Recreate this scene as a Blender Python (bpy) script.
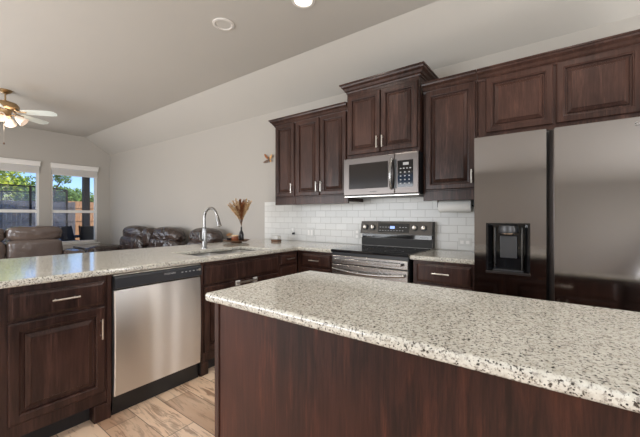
import bpy, bmesh, math, random
from mathutils import Vector, Matrix, noise
random.seed(7)
PI = math.pi
SC = bpy.context.scene
COL = SC.collection
for o in list(bpy.data.objects): bpy.data.objects.remove(o)

# ------------------------------------------------------------------ camera
YAW = 0.638
cam = bpy.data.cameras.new('camera'); camo = bpy.data.objects.new('camera', cam); COL.objects.link(camo)
camo.location = (1.771, -3.230, 1.235); camo.rotation_euler = (PI/2, 0, YAW)
cam.sensor_width = 36.0; cam.lens = 36.0*325.5/640; cam.shift_y = -2.4/640; cam.clip_start = 0.05; cam.clip_end = 400
SC.camera = camo
# ------------------------------------------------------------------ view, sky, sun
SC.view_settings.view_transform = 'Standard'; SC.view_settings.look = 'None'
SC.view_settings.gamma = 1.0; SC.view_settings.use_curve_mapping = False
SC.view_settings.exposure = -0.22
wd = bpy.data.worlds.new('sky'); SC.world = wd; wd.use_nodes = True
wn = wd.node_tree; wn.nodes.clear()
wo = wn.nodes.new('ShaderNodeOutputWorld'); wb = wn.nodes.new('ShaderNodeBackground')
sk = wn.nodes.new('ShaderNodeTexSky'); sk.sky_type = 'NISHITA'; sk.sun_disc = False
sk.sun_elevation = math.radians(48); sk.sun_rotation = math.radians(100); sk.air_density = 1.0; sk.dust_density = 0.6; sk.ozone_density = 2.0
tm = wn.nodes.new('ShaderNodeMix'); tm.data_type = 'RGBA'; tm.blend_type = 'MULTIPLY'; tm.inputs[0].default_value = 1; tm.inputs[7].default_value = (.55,.70,1.02,1)
wn.links.new(sk.outputs[0], tm.inputs[6]); wn.links.new(tm.outputs[2], wb.inputs[0]); wb.inputs[1].default_value = 0.24
wn.links.new(wb.outputs[0], wo.inputs[0])
def lamp(name, kind, loc, rot, energy, color=(1,1,1), **kw):
    l = bpy.data.lights.new(name, kind); l.energy = energy; l.color = color
    for k, v in kw.items(): setattr(l, k, v)
    o = bpy.data.objects.new(name, l); COL.objects.link(o); o.location = loc; o.rotation_euler = rot
    return o
def aim(o, d): o.rotation_euler = Vector(d).to_track_quat('-Z', 'Y').to_euler()
sun = lamp('sun', 'SUN', (0,0,20), (0,0,0), 4.6, (1,.93,.82), angle=0.01); aim(sun, (-.72,.02,-.70))
# area lamps added just inside unseen windows, standing in for daylight
L1 = lamp('added_right_fill', 'AREA', (3.50,-4.00,1.60), (0,0,0), 105, (.97,.985,1), shape='RECTANGLE', size=2.4, size_y=1.6); aim(L1, (-1,.25,.75))  # added lamp, placed clear of the refrigerator's reflection
L2 = lamp('added_front_fill', 'AREA', (-2.6,-5.70,1.35), (0,0,0), 285, (.97,.985,1), shape='RECTANGLE', size=4.4, size_y=2.0); aim(L2, (.25,1,.75))  # added as wide, dim fill from outside the frame
L3 = lamp('added_left_fill', 'AREA', (-6.70,-2.76,1.45), (0,0,0), 30, (.97,.99,1), shape='RECTANGLE', size=.75, size_y=1.5); aim(L3, (1,0,0))  # added lamp at the out-of-view third window
L5 = lamp('daylight_side_window', 'AREA', (3.54,-.75,1.5), (0,0,0), 40, (1,.99,.97), shape='RECTANGLE', size=.45, size_y=1.5); aim(L5, (-1,0,0))

# ------------------------------------------------------------------ materials
def mat(name, color=(.8,.8,.8), rough=.5, metal=0, **kw):
    m = bpy.data.materials.new(name); m.use_nodes = True
    b = m.node_tree.nodes['Principled BSDF']
    b.inputs['Base Color'].default_value = (*color, 1); b.inputs['Roughness'].default_value = rough; b.inputs['Metallic'].default_value = metal
    for k, v in kw.items(): b.inputs[k.replace('_', ' ')].default_value = v
    return m
class NT:
    def __init__(s, m): s.m = m; s.t = m.node_tree; s.b = s.t.nodes['Principled BSDF']; s.co = None
    def n(s, t, **kw):
        x = s.t.nodes.new('ShaderNode'+t)
        for k, v in kw.items(): setattr(x, k, v)
        return x
    def l(s, a, b): s.t.links.new(a, b)
    def coord(s, scale=(1,1,1), rot=(0,0,0), kind='world'):
        mp = s.n('Mapping'); mp.inputs['Scale'].default_value = scale; mp.inputs['Rotation'].default_value = rot
        if kind == 'world': g = s.n('NewGeometry'); s.l(g.outputs['Position'], mp.inputs[0])
        else: g = s.n('TexCoord'); s.l(g.outputs['Object'], mp.inputs[0])
        return mp.outputs[0]
    def noise(s, co, scale, detail=4, rough=.5, dist=0):
        x = s.n('TexNoise'); s.l(co, x.inputs['Vector']); x.inputs['Scale'].default_value = scale
        x.inputs['Detail'].default_value = detail; x.inputs['Roughness'].default_value = rough; x.inputs['Distortion'].default_value = dist
        return x.outputs['Fac']
    def ramp(s, fac, stops):
        r = s.n('ValToRGB'); s.l(fac, r.inputs[0]); e = r.color_ramp.elements
        while len(e) < len(stops): e.new(.5)
        for i, (p, c) in enumerate(stops):
            e[i].position = p; e[i].color = (*c, 1) if len(c) == 3 else c
        return r.outputs[0]
    def mix(s, fac, a, b, mode='MIX'):
        x = s.n('Mix', data_type='RGBA', blend_type=mode)
        if hasattr(fac, 'type'): s.l(fac, x.inputs[0])
        else: x.inputs[0].default_value = fac
        for v, i in ((a, 6), (b, 7)):
            if isinstance(v, tuple): x.inputs[i].default_value = (*v, 1)
            else: s.l(v, x.inputs[i])
        return x.outputs[2]
    def col(s, c): s.l(c, s.b.inputs['Base Color'])
    def bump(s, h, strength=.2, dist=.01):
        x = s.n('Bump'); x.inputs['Strength'].default_value = strength; x.inputs['Distance'].default_value = dist
        s.l(h, x.inputs['Height']); s.l(x.outputs[0], s.b.inputs['Normal'])
g3 = lambda v: (v, v, v)
MAT = {}
# painted drywall
def paint(name, color, rough=.75):
    m = mat(name, color, rough); t = NT(m); co = t.coord()
    t.bump(t.noise(co, 120, 3), .06, .004)
    n = t.noise(co, .8, 2); t.col(t.mix(n, tuple(c*.96 for c in color), tuple(min(1,c*1.04) for c in color)))
    return m
MAT['wall'] = paint('wall_paint', (.43,.402,.365))
MAT['ceil'] = paint('ceiling_paint', (.49,.465,.425), .85)
MAT['trim'] = mat('white_trim', (.78,.76,.73), .35)
# dark stained wood
def wood(name, c0, c1, c2, rough=.34, dirz=True):
    m = mat(name, c1, rough); t = NT(m)
    co = t.coord((9,9,1.1) if dirz else (1.1,1.1,9))
    n1 = t.noise(co, 2.2, 6, .6, .6)
    co2 = t.coord((34,34,2.2) if dirz else (2.2,2.2,34)); n2 = t.noise(co2, 3, 5, .7)
    co3 = t.coord((1.5,1.5,1)); n3 = t.noise(co3, 1.6, 3)
    c = t.ramp(n1, [(.3, c0), (.52, c1), (.75, c2)])
    c = t.mix(t.ramp(n2, [(.38, g3(0)), (.62, g3(.75))]), c, tuple(x*.6 for x in c0))
    c = t.mix(t.ramp(n3, [(.4, g3(0)), (.7, g3(.45))]), c, c2)
    t.col(c); t.bump(n2, .08, .002)
    t.b.inputs['Specular IOR Level'].default_value = .22; t.b.inputs['Coat Weight'].default_value = .12; t.b.inputs['Coat Roughness'].default_value = .18
    return m
MAT['wood'] = wood('espresso_wood', (.013,.006,.005), (.044,.021,.016), (.105,.050,.037))
MAT['island'] = wood('island_panel_wood', (.017,.0075,.006), (.038,.014,.010), (.105,.032,.018), .45)
MAT['gap'] = mat('dark_recess', (.012,.009,.008), .7)
# granite
m = mat('granite', (.7,.66,.58), .10); t = NT(m)
co = t.coord((1,1,1))
base = t.ramp(t.noise(co, 55, 5, .6), [(.3, (.46,.43,.36)), (.48, (.58,.56,.49)), (.65, (.66,.645,.57))])
grey = t.ramp(t.noise(co, 105, 4, .65), [(.53, g3(0)), (.61, g3(.85))])
c = t.mix(grey, base, (.24,.215,.185))
v = t.n('TexVoronoi'); t.l(t.coord((1,1,1)), v.inputs['Vector']); v.inputs['Scale'].default_value = 105; v.inputs['Randomness'].default_value = 1
sp = t.ramp(v.outputs['Distance'], [(.17, g3(1)), (.26, g3(0))])
n4 = t.ramp(t.noise(co, 34, 3), [(.44, g3(0)), (.53, g3(1))])
spk = t.mix(1.0, sp, n4, 'MULTIPLY')
c = t.mix(spk, c, (.022,.019,.018))
n5 = t.ramp(t.noise(t.coord((1,1,1), (1,2,.5)), 120, 3, .6), [(.575, g3(0)), (.64, g3(1))])
c = t.mix(n5, c, (.05,.042,.036))
t.col(c); t.b.inputs['Coat Weight'].default_value = .12; t.b.inputs['Coat Roughness'].default_value = .04
MAT['granite'] = m
# subway tiles
m = mat('subway_tile', (.8,.8,.78), .3); t = NT(m)
g = t.n('NewGeometry'); sx = t.n('SeparateXYZ'); cx = t.n('CombineXYZ'); t.l(g.outputs['Position'], sx.inputs[0]); t.l(sx.outputs[0], cx.inputs[0]); t.l(sx.outputs[2], cx.inputs[1])
br = t.n('TexBrick'); t.l(cx.outputs[0], br.inputs['Vector']); br.inputs['Scale'].default_value = 1; br.inputs['Brick Width'].default_value = .152
br.inputs['Row Height'].default_value = .0765; br.inputs['Mortar Size'].default_value = .0028; br.inputs['Mortar Smooth'].default_value = .3
br.inputs['Color1'].default_value = (.68,.675,.65,1); br.inputs['Color2'].default_value = (.62,.615,.59,1); br.inputs['Mortar'].default_value = (.47,.46,.435,1)
t.col(br.outputs['Color']); inv = t.n('Math', operation='SUBTRACT'); inv.inputs[0].default_value = 1; t.l(br.outputs['Fac'], inv.inputs[1]); t.bump(inv.outputs[0], .5, .002)
MAT['tile'] = m
# wood-look floor planks
m = mat('plank_floor', (.5,.36,.25), .38); t = NT(m)
br = t.n('TexBrick'); t.l(t.coord(), br.inputs['Vector']); br.inputs['Scale'].default_value = 1; br.inputs['Brick Width'].default_value = .92
br.inputs['Row Height'].default_value = .176; br.inputs['Mortar Size'].default_value = .0022; br.offset = .37; br.inputs['Bias'].default_value = -.1
br.inputs['Color1'].default_value = (0,0,0,1); br.inputs['Color2'].default_value = (1,1,1,1); br.inputs['Mortar'].default_value = (.5,.5,.5,1)
pl = t.ramp(br.outputs['Color'], [(.0, (.90,.69,.52)), (.6, (.76,.54,.37)), (.85, (.50,.31,.20)), (1, (.26,.15,.095))])
n = t.noise(t.coord((1.3,9,1)), 2.6, 7, .65, 1.4); st = t.ramp(n, [(.50, g3(0)), (.60, g3(.75))])
c = t.mix(st, pl, (.22,.115,.065)); n = t.noise(t.coord((1,6,1)), 1.3, 3); c = t.mix(t.ramp(n, [(.4, g3(0)), (.7, g3(.5))]), c, (.80,.64,.48))
c = t.mix(br.outputs['Fac'], c, (.17,.12,.085)); t.col(c); t.bump(n, .1, .003)
MAT['floor'] = m
# metals
def brushed(name, color, rough, axis, str_=.05, aniso=0.0, rotv=.25):
    m = mat(name, color, rough, 1.0); t = NT(m)
    s = [400, 400, 400]; s[axis] = 3
    n = t.noise(t.coord(tuple(s)), 1, 3); t.bump(n, str_, .001)
    n2 = t.noise(t.coord((1,1,1)), 3.0, 4)
    r = t.n('MapRange'); t.l(n2, r.inputs[0]); r.inputs[3].default_value = rough*.8; r.inputs[4].default_value = rough*1.25; t.l(r.outputs[0], t.b.inputs['Roughness'])
    return m
MAT['steel'] = brushed('dishwasher_steel', (.80,.78,.75), .36, 1, .10)
MAT['mwsteel'] = brushed('warm_stainless', (.125,.110,.103), .30, 0, .06)
MAT['rangesteel'] = brushed('range_stainless', (.34,.32,.30), .25, 0, .06)
MAT['fridge'] = brushed('dark_stainless', (.36,.35,.35), .085, 0, .015)
MAT['blksteel'] = brushed('black_stainless', (.085,.08,.075), .28, 0, .04)
_t = NT(MAT['steel']); _t.b.inputs['Anisotropic'].default_value = .8; _w = _t.noise(_t.coord((0,4,.25)), 1.1, 1); _t.bump(_w, .35, .03); _g = _t.n('Tangent', direction_type='RADIAL', axis='Z'); _t.l(_g.outputs[0], _t.b.inputs['Tangent']); _t.b.inputs['Anisotropic Rotation'].default_value = .25
MAT['nickel'] = mat('brushed_nickel', (.72,.68,.62), .28, 1)
MAT['chrome'] = mat('satin_chrome', (.30,.295,.29), .27, 1)
MAT['sinksteel'] = mat('sink_steel', (.42,.40,.37), .3, 1)
MAT['black'] = mat('black_plastic', (.012,.012,.013), .3)
MAT['blackglass'] = mat('black_glass', (.010,.010,.011), .05)
MAT['mwglass'] = mat('microwave_glass', (.030,.026,.024), .12, Specular_IOR_Level=.12)
MAT['darkgrey'] = mat('dark_grey_plastic', (.045,.045,.047), .35)
MAT['lowpanel'] = mat('charcoal_enamel', (.035,.034,.033), .55, Specular_IOR_Level=.2)
MAT['dgpanel'] = mat('slate_console', (.035,.037,.042), .22)
MAT['whiteplastic'] = mat('white_plastic', (.60,.595,.57), .35)
MAT['print'] = mat('pale_print', (.36,.36,.36), .5)
m = mat('blue_led', (.02,.03,.1), .3); m.node_tree.nodes['Principled BSDF'].inputs['Emission Color'].default_value = (.35,.5,1,1); m.node_tree.nodes['Principled BSDF'].inputs['Emission Strength'].default_value = 1.6; MAT['led'] = m
m = mat('lamp_disc', (1,1,1), .5); m.node_tree.nodes['Principled BSDF'].inputs['Emission Color'].default_value = (1,.93,.80,1); m.node_tree.nodes['Principled BSDF'].inputs['Emission Strength'].default_value = 5; MAT['lit'] = m
m = mat('frosted_shade_glow', (.9,.8,.7), .4); m.node_tree.nodes['Principled BSDF'].inputs['Emission Color'].default_value = (1,.76,.62,1); m.node_tree.nodes['Principled BSDF'].inputs['Emission Strength'].default_value = .30; MAT['shade'] = m
MAT['brass'] = mat('antique_brass', (.50,.35,.20), .3, 1)
MAT['blade'] = mat('white_blade', (.74,.80,.76), .4)
MAT['paper'] = mat('paper_towel', (.80,.79,.76), .9)
MAT['diffuser'] = mat('unlit_diffuser', (.55,.53,.49), .6)
MAT['ring'] = mat('light_trim_ring', (.66,.63,.59), .45)
def leather(name, c, c2, k=1):
    m = mat(name, c, .20, Specular_IOR_Level=.8); t = NT(m); co = t.coord()
    n = t.noise(co, 3.6, 3, .45, 1.6); n2 = t.noise(co, 60, 3)
    t.col(t.mix(n, c, c2))
    mx = t.n('Math', operation='ADD'); t.l(n, mx.inputs[0]); sc = t.n('Math', operation='MULTIPLY'); t.l(n2, sc.inputs[0]); sc.inputs[1].default_value = .06; t.l(sc.outputs[0], mx.inputs[1])
    t.bump(mx.outputs[0], .8*k, .065*k)
    return m
MAT['leather'] = leather('dark_brown_leather', (.020,.013,.011), (.050,.030,.024))
MAT['leather2'] = leather('taupe_brown_leather', (.105,.078,.066), (.165,.125,.108), .45)
# glass pane: mostly see-through with a mirror-like sheen
m = bpy.data.materials.new('window_glass'); m.use_nodes = True; nt = m.node_tree; nt.nodes.clear()
o_ = nt.nodes.new('ShaderNodeOutputMaterial'); mx = nt.nodes.new('ShaderNodeMixShader'); tr = nt.nodes.new('ShaderNodeBsdfTransparent'); gl = nt.nodes.new('ShaderNodeBsdfGlossy'); gl.inputs['Roughness'].default_value = .02
mx.inputs[0].default_value = .05; nt.links.new(tr.outputs[0], mx.inputs[1]); nt.links.new(gl.outputs[0], mx.inputs[2]); nt.links.new(mx.outputs[0], o_.inputs[0]); MAT['glass'] = m
# trampoline net
m = bpy.data.materials.new('mesh_net'); m.use_nodes = True; nt = m.node_tree; nt.nodes.clear()
o_ = nt.nodes.new('ShaderNodeOutputMaterial'); mx = nt.nodes.new('ShaderNodeMixShader'); tr = nt.nodes.new('ShaderNodeBsdfTransparent'); df = nt.nodes.new('ShaderNodeBsdfDiffuse'); df.inputs[0].default_value = (.16,.19,.24,1)
mx.inputs[0].default_value = .30; nt.links.new(tr.outputs[0], mx.inputs[1]); nt.links.new(df.outputs[0], mx.inputs[2]); nt.links.new(mx.outputs[0], o_.inputs[0]); MAT['net'] = m
def noisy(name, c, c2, scale, rough=.8, s3=(1,1,1), bump=0):
    m = mat(name, c, rough); t = NT(m); n = t.noise(t.coord(s3), scale, 4, .6)
    t.col(t.mix(t.ramp(n, [(.35, g3(0)), (.65, g3(1))]), c, c2))
    if bump: t.bump(n, bump, .01)
    return m
MAT['cedar'] = noisy('cedar_boards', (.55,.30,.15), (.36,.18,.09), 3, .8, (8,8,1))
MAT['greyfence'] = noisy('dark_grey_boards', (.16,.15,.16), (.09,.085,.09), 3, .85, (8,8,1))  # dark grey boards with a fine two-tone mottle
MAT['leaf'] = noisy('bright_leaves', (.75,.80,.10), (.35,.50,.06), 2.5, .6)
MAT['leafdark'] = noisy('green_leaves', (.22,.36,.07), (.09,.18,.04), 2.5, .6)
MAT['bark'] = noisy('bark', (.10,.07,.05), (.05,.035,.025), 8, .9)
MAT['grass'] = noisy('lawn', (.12,.17,.05), (.20,.20,.08), 6, .9)
MAT['patio'] = noisy('patio_concrete', (.40,.37,.33), (.33,.30,.27), 4, .8)
MAT['post'] = noisy('dark_post_wood', (.045,.030,.024), (.025,.018,.015), 5, .6, (6,6,1))
MAT['wicker'] = noisy('dark_patio_metal', (.012,.012,.014), (.02,.02,.022), 20, .9)
MAT['pampas'] = noisy('dried_plume', (.78,.60,.38), (.62,.40,.20), 30, .9)
MAT['rust'] = noisy('rust_plume', (.42,.16,.05), (.26,.09,.03), 30, .9)
MAT['brownwood'] = noisy('warm_tray_wood', (.17,.085,.045), (.09,.045,.025), 10, .45, (1,6,1))
MAT['orange'] = noisy('orange_petals', (.62,.28,.08), (.75,.50,.25), 40, .7)
MAT['amberglass'] = mat('amber_candle_jar', (.22,.07,.03), .2)
MAT['smoke'] = mat('dark_vase_glaze', (.018,.016,.018), .12)

# ------------------------------------------------------------------ mesh helpers
ORG = {}
class M:
    def __init__(s): s.bm = bmesh.new()
    def box(s, x0, x1, y0, y1, z0, z1, bev=0, seg=2):
        r = bmesh.ops.create_cube(s.bm, size=1)['verts']
        bmesh.ops.scale(s.bm, vec=(abs(x1-x0), abs(y1-y0), abs(z1-z0)), verts=r)
        bmesh.ops.translate(s.bm, vec=((x0+x1)/2, (y0+y1)/2, (z0+z1)/2), verts=r)
        if bev:
            es = list({e for v in r for e in v.link_edges})
            bmesh.ops.bevel(s.bm, geom=es, offset=bev, segments=seg, affect='EDGES', profile=.5)
        return s
    def lathe(s, prof, c, n=24, axis='z', cap=True):
        rings = []
        for r, h in prof:
            ring = []
            for k in range(n):
                a = 2*PI*k/n; p = (r*math.cos(a), r*math.sin(a), h)
                if axis == 'x': p = (p[2], p[0], p[1])
                if axis == 'y': p = (p[0], p[2], p[1])
                ring.append(s.bm.verts.new((c[0]+p[0], c[1]+p[1], c[2]+p[2])))
            rings.append(ring)
        for a, b in zip(rings, rings[1:]):
            for k in range(n): s.bm.faces.new((a[k], a[(k+1)%n], b[(k+1)%n], b[k]))
        if cap: s.bm.faces.new(rings[0]); s.bm.faces.new(rings[-1])
        return s
    def tube(s, pts, r, n=10, cap=True):
        pts = [Vector(p) for p in pts]; rs = r if isinstance(r, (list, tuple)) else [r]*len(pts)
        rings = []; prev = None
        for i, p in enumerate(pts):
            d = (pts[min(i+1, len(pts)-1)]-pts[max(i-1, 0)]).normalized()
            if prev is None:
                a = Vector((0,0,1)) if abs(d.z) < .9 else Vector((1,0,0)); u = d.cross(a).normalized()
            else: u = (prev-d*prev.dot(d)).normalized()
            prev = u; w = d.cross(u)
            rings.append([s.bm.verts.new(p+(u*math.cos(2*PI*k/n)+w*math.sin(2*PI*k/n))*rs[i]) for k in range(n)])
        for a, b in zip(rings, rings[1:]):
            for k in range(n): s.bm.faces.new((a[k], a[(k+1)%n], b[(k+1)%n], b[k]))
        if cap: s.bm.faces.new(rings[0]); s.bm.faces.new(rings[-1])
        return s
    def poly(s, pts, ext):
        vs = [s.bm.verts.new(p) for p in pts]; vs2 = [s.bm.verts.new(Vector(p)+Vector(ext)) for p in pts]
        s.bm.faces.new(vs); s.bm.faces.new(vs2[::-1])
        for k in range(len(vs)): s.bm.faces.new((vs[k], vs[(k+1)%len(vs)], vs2[(k+1)%len(vs)], vs2[k]))
        return s
    def rings(s, rl, cap0=True, cap1=True):
        R = [[s.bm.verts.new(p) for p in ring] for ring in rl]; n = len(R[0])
        for a, b in zip(R, R[1:]):
            for k in range(n): s.bm.faces.new((a[k], a[(k+1)%n], b[(k+1)%n], b[k]))
        if cap0: s.bm.faces.new(R[0])
        if cap1: s.bm.faces.new(R[-1])
        return s
    def cushion(s, c, size, p=5, amp=.0, n=10, seed=0, rot=None):
        D = {}
        def gv(q):
            key = tuple(round(c*1000) for c in q)
            if key not in D: D[key] = s.bm.verts.new(q)
            return D[key]
        for ax in range(3):
            for sg in (-1, 1):
                for i in range(n):
                    for j in range(n):
                        fv = []
                        for u, w_ in ((i,j),(i+1,j),(i+1,j+1),(i,j+1)):
                            q = [0,0,0]; q[ax] = sg; q[(ax+1)%3] = -1+2*u/n; q[(ax+2)%3] = -1+2*w_/n; fv.append(gv(q))
                        s.bm.faces.new(fv)
        vs = D.values()
        for v in vs:
            x, y, z = v.co; L = (abs(x)**p+abs(y)**p+abs(z)**p)**(1/p)
            k = 1/L; w = Vector((x*k, y*k, z*k))
            if amp: w *= 1+amp*noise.noise(w*2.3+Vector((seed,seed*2,0)))
            w = Vector((w.x*size[0]/2, w.y*size[1]/2, w.z*size[2]/2))
            if rot: w = rot @ w
            v.co = w+Vector(c)
        return s
def finish(name, m, material, parent=None, smooth=False, org=None, bevel=None, sub=0):
    bm = m.bm if isinstance(m, M) else m
    bmesh.ops.recalc_face_normals(bm, faces=bm.faces)
    off = ORG[parent.name] if parent else (Vector(org) if org else Vector((0,0,0)))
    bmesh.ops.translate(bm, vec=-off, verts=bm.verts)
    me = bpy.data.meshes.new(name); bm.to_mesh(me); bm.free()
    o = bpy.data.objects.new(name, me); COL.objects.link(o)
    me.materials.append(MAT[material] if isinstance(material, str) else material)
    if smooth:
        for f in me.polygons: f.use_smooth = True
        if smooth != 'all':
            try:
                me.set_sharp_from_angle(angle=math.radians(smooth if smooth is not True else 40))
            except Exception: pass
    if parent: o.parent = parent
    else: o.location = off
    ORG[o.name] = off
    if bevel:
        b = o.modifiers.new('bevel', 'BEVEL'); b.width = bevel[0]; b.segments = bevel[1]; b.limit_method = 'ANGLE'; b.angle_limit = math.radians(40)
    return o
def thing(name, label, cat, loc, group=None):
    o = bpy.data.objects.new(name, None); COL.objects.link(o); o.location = loc; o.empty_display_size = .1
    o['label'] = label; o['category'] = cat
    if group: o['group'] = group
    ORG[o.name] = Vector(loc); return o
def tag(o, label, cat, group=None, kind=None):
    o['label'] = label; o['category'] = cat
    if group: o['group'] = group
    if kind: o['kind'] = kind
    return o
def struct(name, m, material, parent=None, **kw):
    o = finish(name, m, material, parent, **kw)
    if not parent: o['kind'] = 'structure'
    return o
def dup(o, parent=None, loc=None, label=None):
    c = o.copy(); COL.objects.link(c)
    if parent: c.parent = parent
    if loc: c.location = loc
    if label: c['label'] = label
    for ch in list(o.children): dup(ch, c)
    return c
class F:   # a flat frame: a along the face, b up, c out of the face
    def __init__(s, o, u, w): s.o = Vector(o); s.u = Vector(u); s.w = Vector(w)
    def __call__(s, a, b, c): return s.o+s.u*a+Vector((0,0,b))+s.w*c
BACK = lambda y: F((0,y,0), (1,0,0), (0,-1,0))     # faces -y, a = x
PEN = lambda x: F((x,0,0), (0,1,0), (1,0,0))       # faces +x, a = y
REAR = lambda y: F((0,y,0), (1,0,0), (0,1,0))      # faces +y
def rect(f, a0, a1, b0, b1, c): return [f(a0,b0,c), f(a1,b0,c), f(a1,b1,c), f(a0,b1,c)]
def door_mesh(f, a0, a1, b0, b1, th=.02, st=.052):
    R = []
    for i, c in ((0,0),(0,th-.006),(.006,th),(st-.012,th),(st-.008,th-.004),(st-.003,th-.005),(st,th-.0185),(st+.010,th-.0192),(st+.013,th-.012),(st+.034,th-.002),(st+.036,th+.002)):
        R.append(rect(f, a0+i, a1-i, b0+i, b1-i, c))
    return M().rings(R)
def drawer_mesh(f, a0, a1, b0, b1, th=.02):
    R = []
    for i, c in ((0,0),(0,th-.008),(.004,th-.006),(.014,th-.001),(.018,th)): R.append(rect(f, a0+i, a1-i, b0+i, b1-i, c))
    return M().rings(R)
def handle(f, a, b, length, vert, parent, c=.02, name='handle'):
    m = M(); h = length/2; out = c+.028
    if vert:
        m.tube([f(a,b-h,out), f(a,b+h,out)], .0055, 10)
        for s in (-1,1): m.tube([f(a,b+s*h*.72,c-.001), f(a,b+s*h*.72,out)], .0045, 8)
    else:
        m.tube([f(a-h,b,out), f(a+h,b,out)], .0055, 10)
        for s in (-1,1): m.tube([f(a+s*h*.72,b,c-.001), f(a+s*h*.72,b,out)], .0045, 8)
    return finish(name, m, 'nickel', parent, smooth=True)
def fbox(m, f, a0, a1, b0, b1, c0, c1, bev=0):
    p = f(a0,b0,c0); q = f(a1,b1,c1)
    m.box(min(p.x,q.x), max(p.x,q.x), min(p.y,q.y), max(p.y,q.y), min(p.z,q.z), max(p.z,q.z), bev); return m
def text(s, size, f, a, b, c, material, parent, name='lettering', stretch=1):
    cu = bpy.data.curves.new('t', 'FONT'); cu.body = s; cu.size = size; cu.extrude = .0004; cu.align_x = 'CENTER'; cu.align_y = 'CENTER'
    to = bpy.data.objects.new('t', cu); COL.objects.link(to); bpy.context.view_layer.update()
    me = bpy.data.meshes.new_from_object(to.evaluated_get(bpy.context.evaluated_depsgraph_get()))
    bpy.data.objects.remove(to)
    bm = bmesh.new(); bm.from_mesh(me)
    for v in bm.verts: v.co = f(a+v.co.x*stretch, b+v.co.y, c+v.co.z)
    return finish(name, bm, material, parent)
def sweep(path, prof, closed=False):
    """profile (offset to the outside, z) swept along an xy path; outside is to the right of travel"""
    m = M(); n = len(path); R = []
    P = [Vector((p[0], p[1])) for p in path]
    for off, z in prof:
        pass
    rings = []
    for i in range(n):
        ds = []
        if i > 0: ds.append((P[i]-P[i-1]).normalized())
        if i < n-1: ds.append((P[i+1]-P[i]).normalized())
        ns = [Vector((d.y, -d.x)) for d in ds]
        if len(ns) == 2: b = (ns[0]+ns[1]); b /= (1+ns[0].dot(ns[1]))
        else: b = ns[0]
        rings.append([(P[i].x+b.x*o, P[i].y+b.y*o, z) for o, z in prof])
    return m.rings(rings)

# ================================================================== ROOM SHELL
XL, YF, XR, ZC = -6.803, -5.8, 3.6, 3.003
def wall_cells(axis, p0, p1, a_cuts, z_cuts, holes):
    """boxes covering the wall grid but for the holes"""
    m = M()
    for i in range(len(a_cuts)-1):
        for j in range(len(z_cuts)-1):
            am, zm = (a_cuts[i]+a_cuts[i+1])/2, (z_cuts[j]+z_cuts[j+1])/2
            if any(h[0] < am < h[1] and h[2] < zm < h[3] for h in holes): continue
            if axis == 'x': m.box(p0, p1, a_cuts[i], a_cuts[i+1], z_cuts[j], z_cuts[j+1])
            else: m.box(a_cuts[i], a_cuts[i+1], p0, p1, z_cuts[j], z_cuts[j+1])
    return m
struct('floor', M().box(XL-.15, XR+.15, YF-.15, .15, -.1, 0), 'floor')
struct('wall_back', M().box(XL-.15, XR+.15, 0, .15, 0, 2.673+.1), 'wall')
RW = [(-5.2,-2.8,.8,2.4), (-1.0,-.5,.7,2.3)]  # large opening unseen, added for light; narrow one placed from dishwasher reflections
struct('wall_right', wall_cells('x', XR, XR+.15, [YF,-5.2,-2.8,-1.0,-.5,0], [0,.7,.8,2.3,2.4,ZC], RW), 'wall')
W = [(-1.108,-.268), (-2.143,-1.303), (-3.18,-2.34)]  # third window lies out of view, added for light
Z0, Z1 = .64, 2.345
struct('wall_left', wall_cells('x', XL-.15, XL, [YF,-3.18,-2.34,-2.143,-1.303,-1.108,-.268,0], [0,Z0,Z1,ZC], [(a,b,Z0,Z1) for a,b in W]), 'wall')
FW = [(-4.9,-.3,.1,2.4)]  # unseen opening, added and sized to suit the front fill lamp
struct('wall_front', wall_cells('y', YF-.15, YF, [XL-.15,-4.9,-.3,XR+.15], [0,.1,2.4,ZC], FW), 'wall')
m = M()   # flat ceiling that slopes down along the back wall
m.poly([(XL-.15,YF-.15,ZC), (XL-.15,-.506,ZC), (XL-.15,0,2.673), (XL-.15,.15,2.673), (XL-.15,.15,ZC+.15), (XL-.15,YF-.15,ZC+.15)], (XR+.15-XL+.15,0,0))
struct('ceiling', m, 'ceil')
struct('wall_backsplash', M().box(-1.588, 1.29, -.010, 0, .914, 1.43), 'tile')
struct('wall_peninsula', M().box(-1.20, -1.075, -3.0, -.001, 0, .878), 'wall')
struct('baseboard_left', M().box(XL, XL+.014, YF, 0, 0, .12, .003), 'trim')
struct('baseboard_back', M().box(XL+.014, -1.2, -.014, 0, 0, .12, .003), 'trim')
# windows in the left wall
for i, (a, b) in enumerate(W):
    w = M(); xo = XL-.09
    # vinyl frame
    for q in ((a,a+.03,Z0,Z1), (b-.03,b,Z0,Z1)): w.box(xo-.03, XL-.02, q[0], q[1], q[2], q[3])
    w.box(xo-.03, XL-.02, a, b, Z0, Z0+.05); w.box(xo-.03, XL-.02, a, b, Z1-.05, Z1)
    w.box(xo-.025, XL-.035, a+.03, b-.03, 1.305, 1.365)
    fr = struct('window_%d' % (i+1), w, 'trim')
    g = M().box(xo-.006, xo, a+.03, b-.03, Z0+.05, Z1-.05); struct('pane', g, 'glass', fr)
    s_ = M().box(XL-.02, XL+.05, a-.045, b+.045, Z0-.03, Z0, .004); s_.box(XL, XL+.015, a-.02, b+.02, Z0-.10, Z0-.03, .003); struct('window_sill', s_, 'trim', fr)
    v_ = M().box(XL-.02, XL+.045, a-.01, b+.01, 2.245, 2.335, .006); v_.box(XL-.012, XL+.055, a-.015, b+.015, 2.325, 2.35, .005)
    struct('blind_valance', v_, 'trim', fr)
    v_ = M()
    for k in range(9): v_.box(XL-.018, XL+.028, a+.004, b-.004, 2.125+k*.0132, 2.125+k*.0132+.009, .001)
    v_.box(XL-.018, XL+.028, a+.004, b-.004, 2.105, 2.122, .002)
    struct('raised_blind', v_, 'trim', fr)
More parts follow.
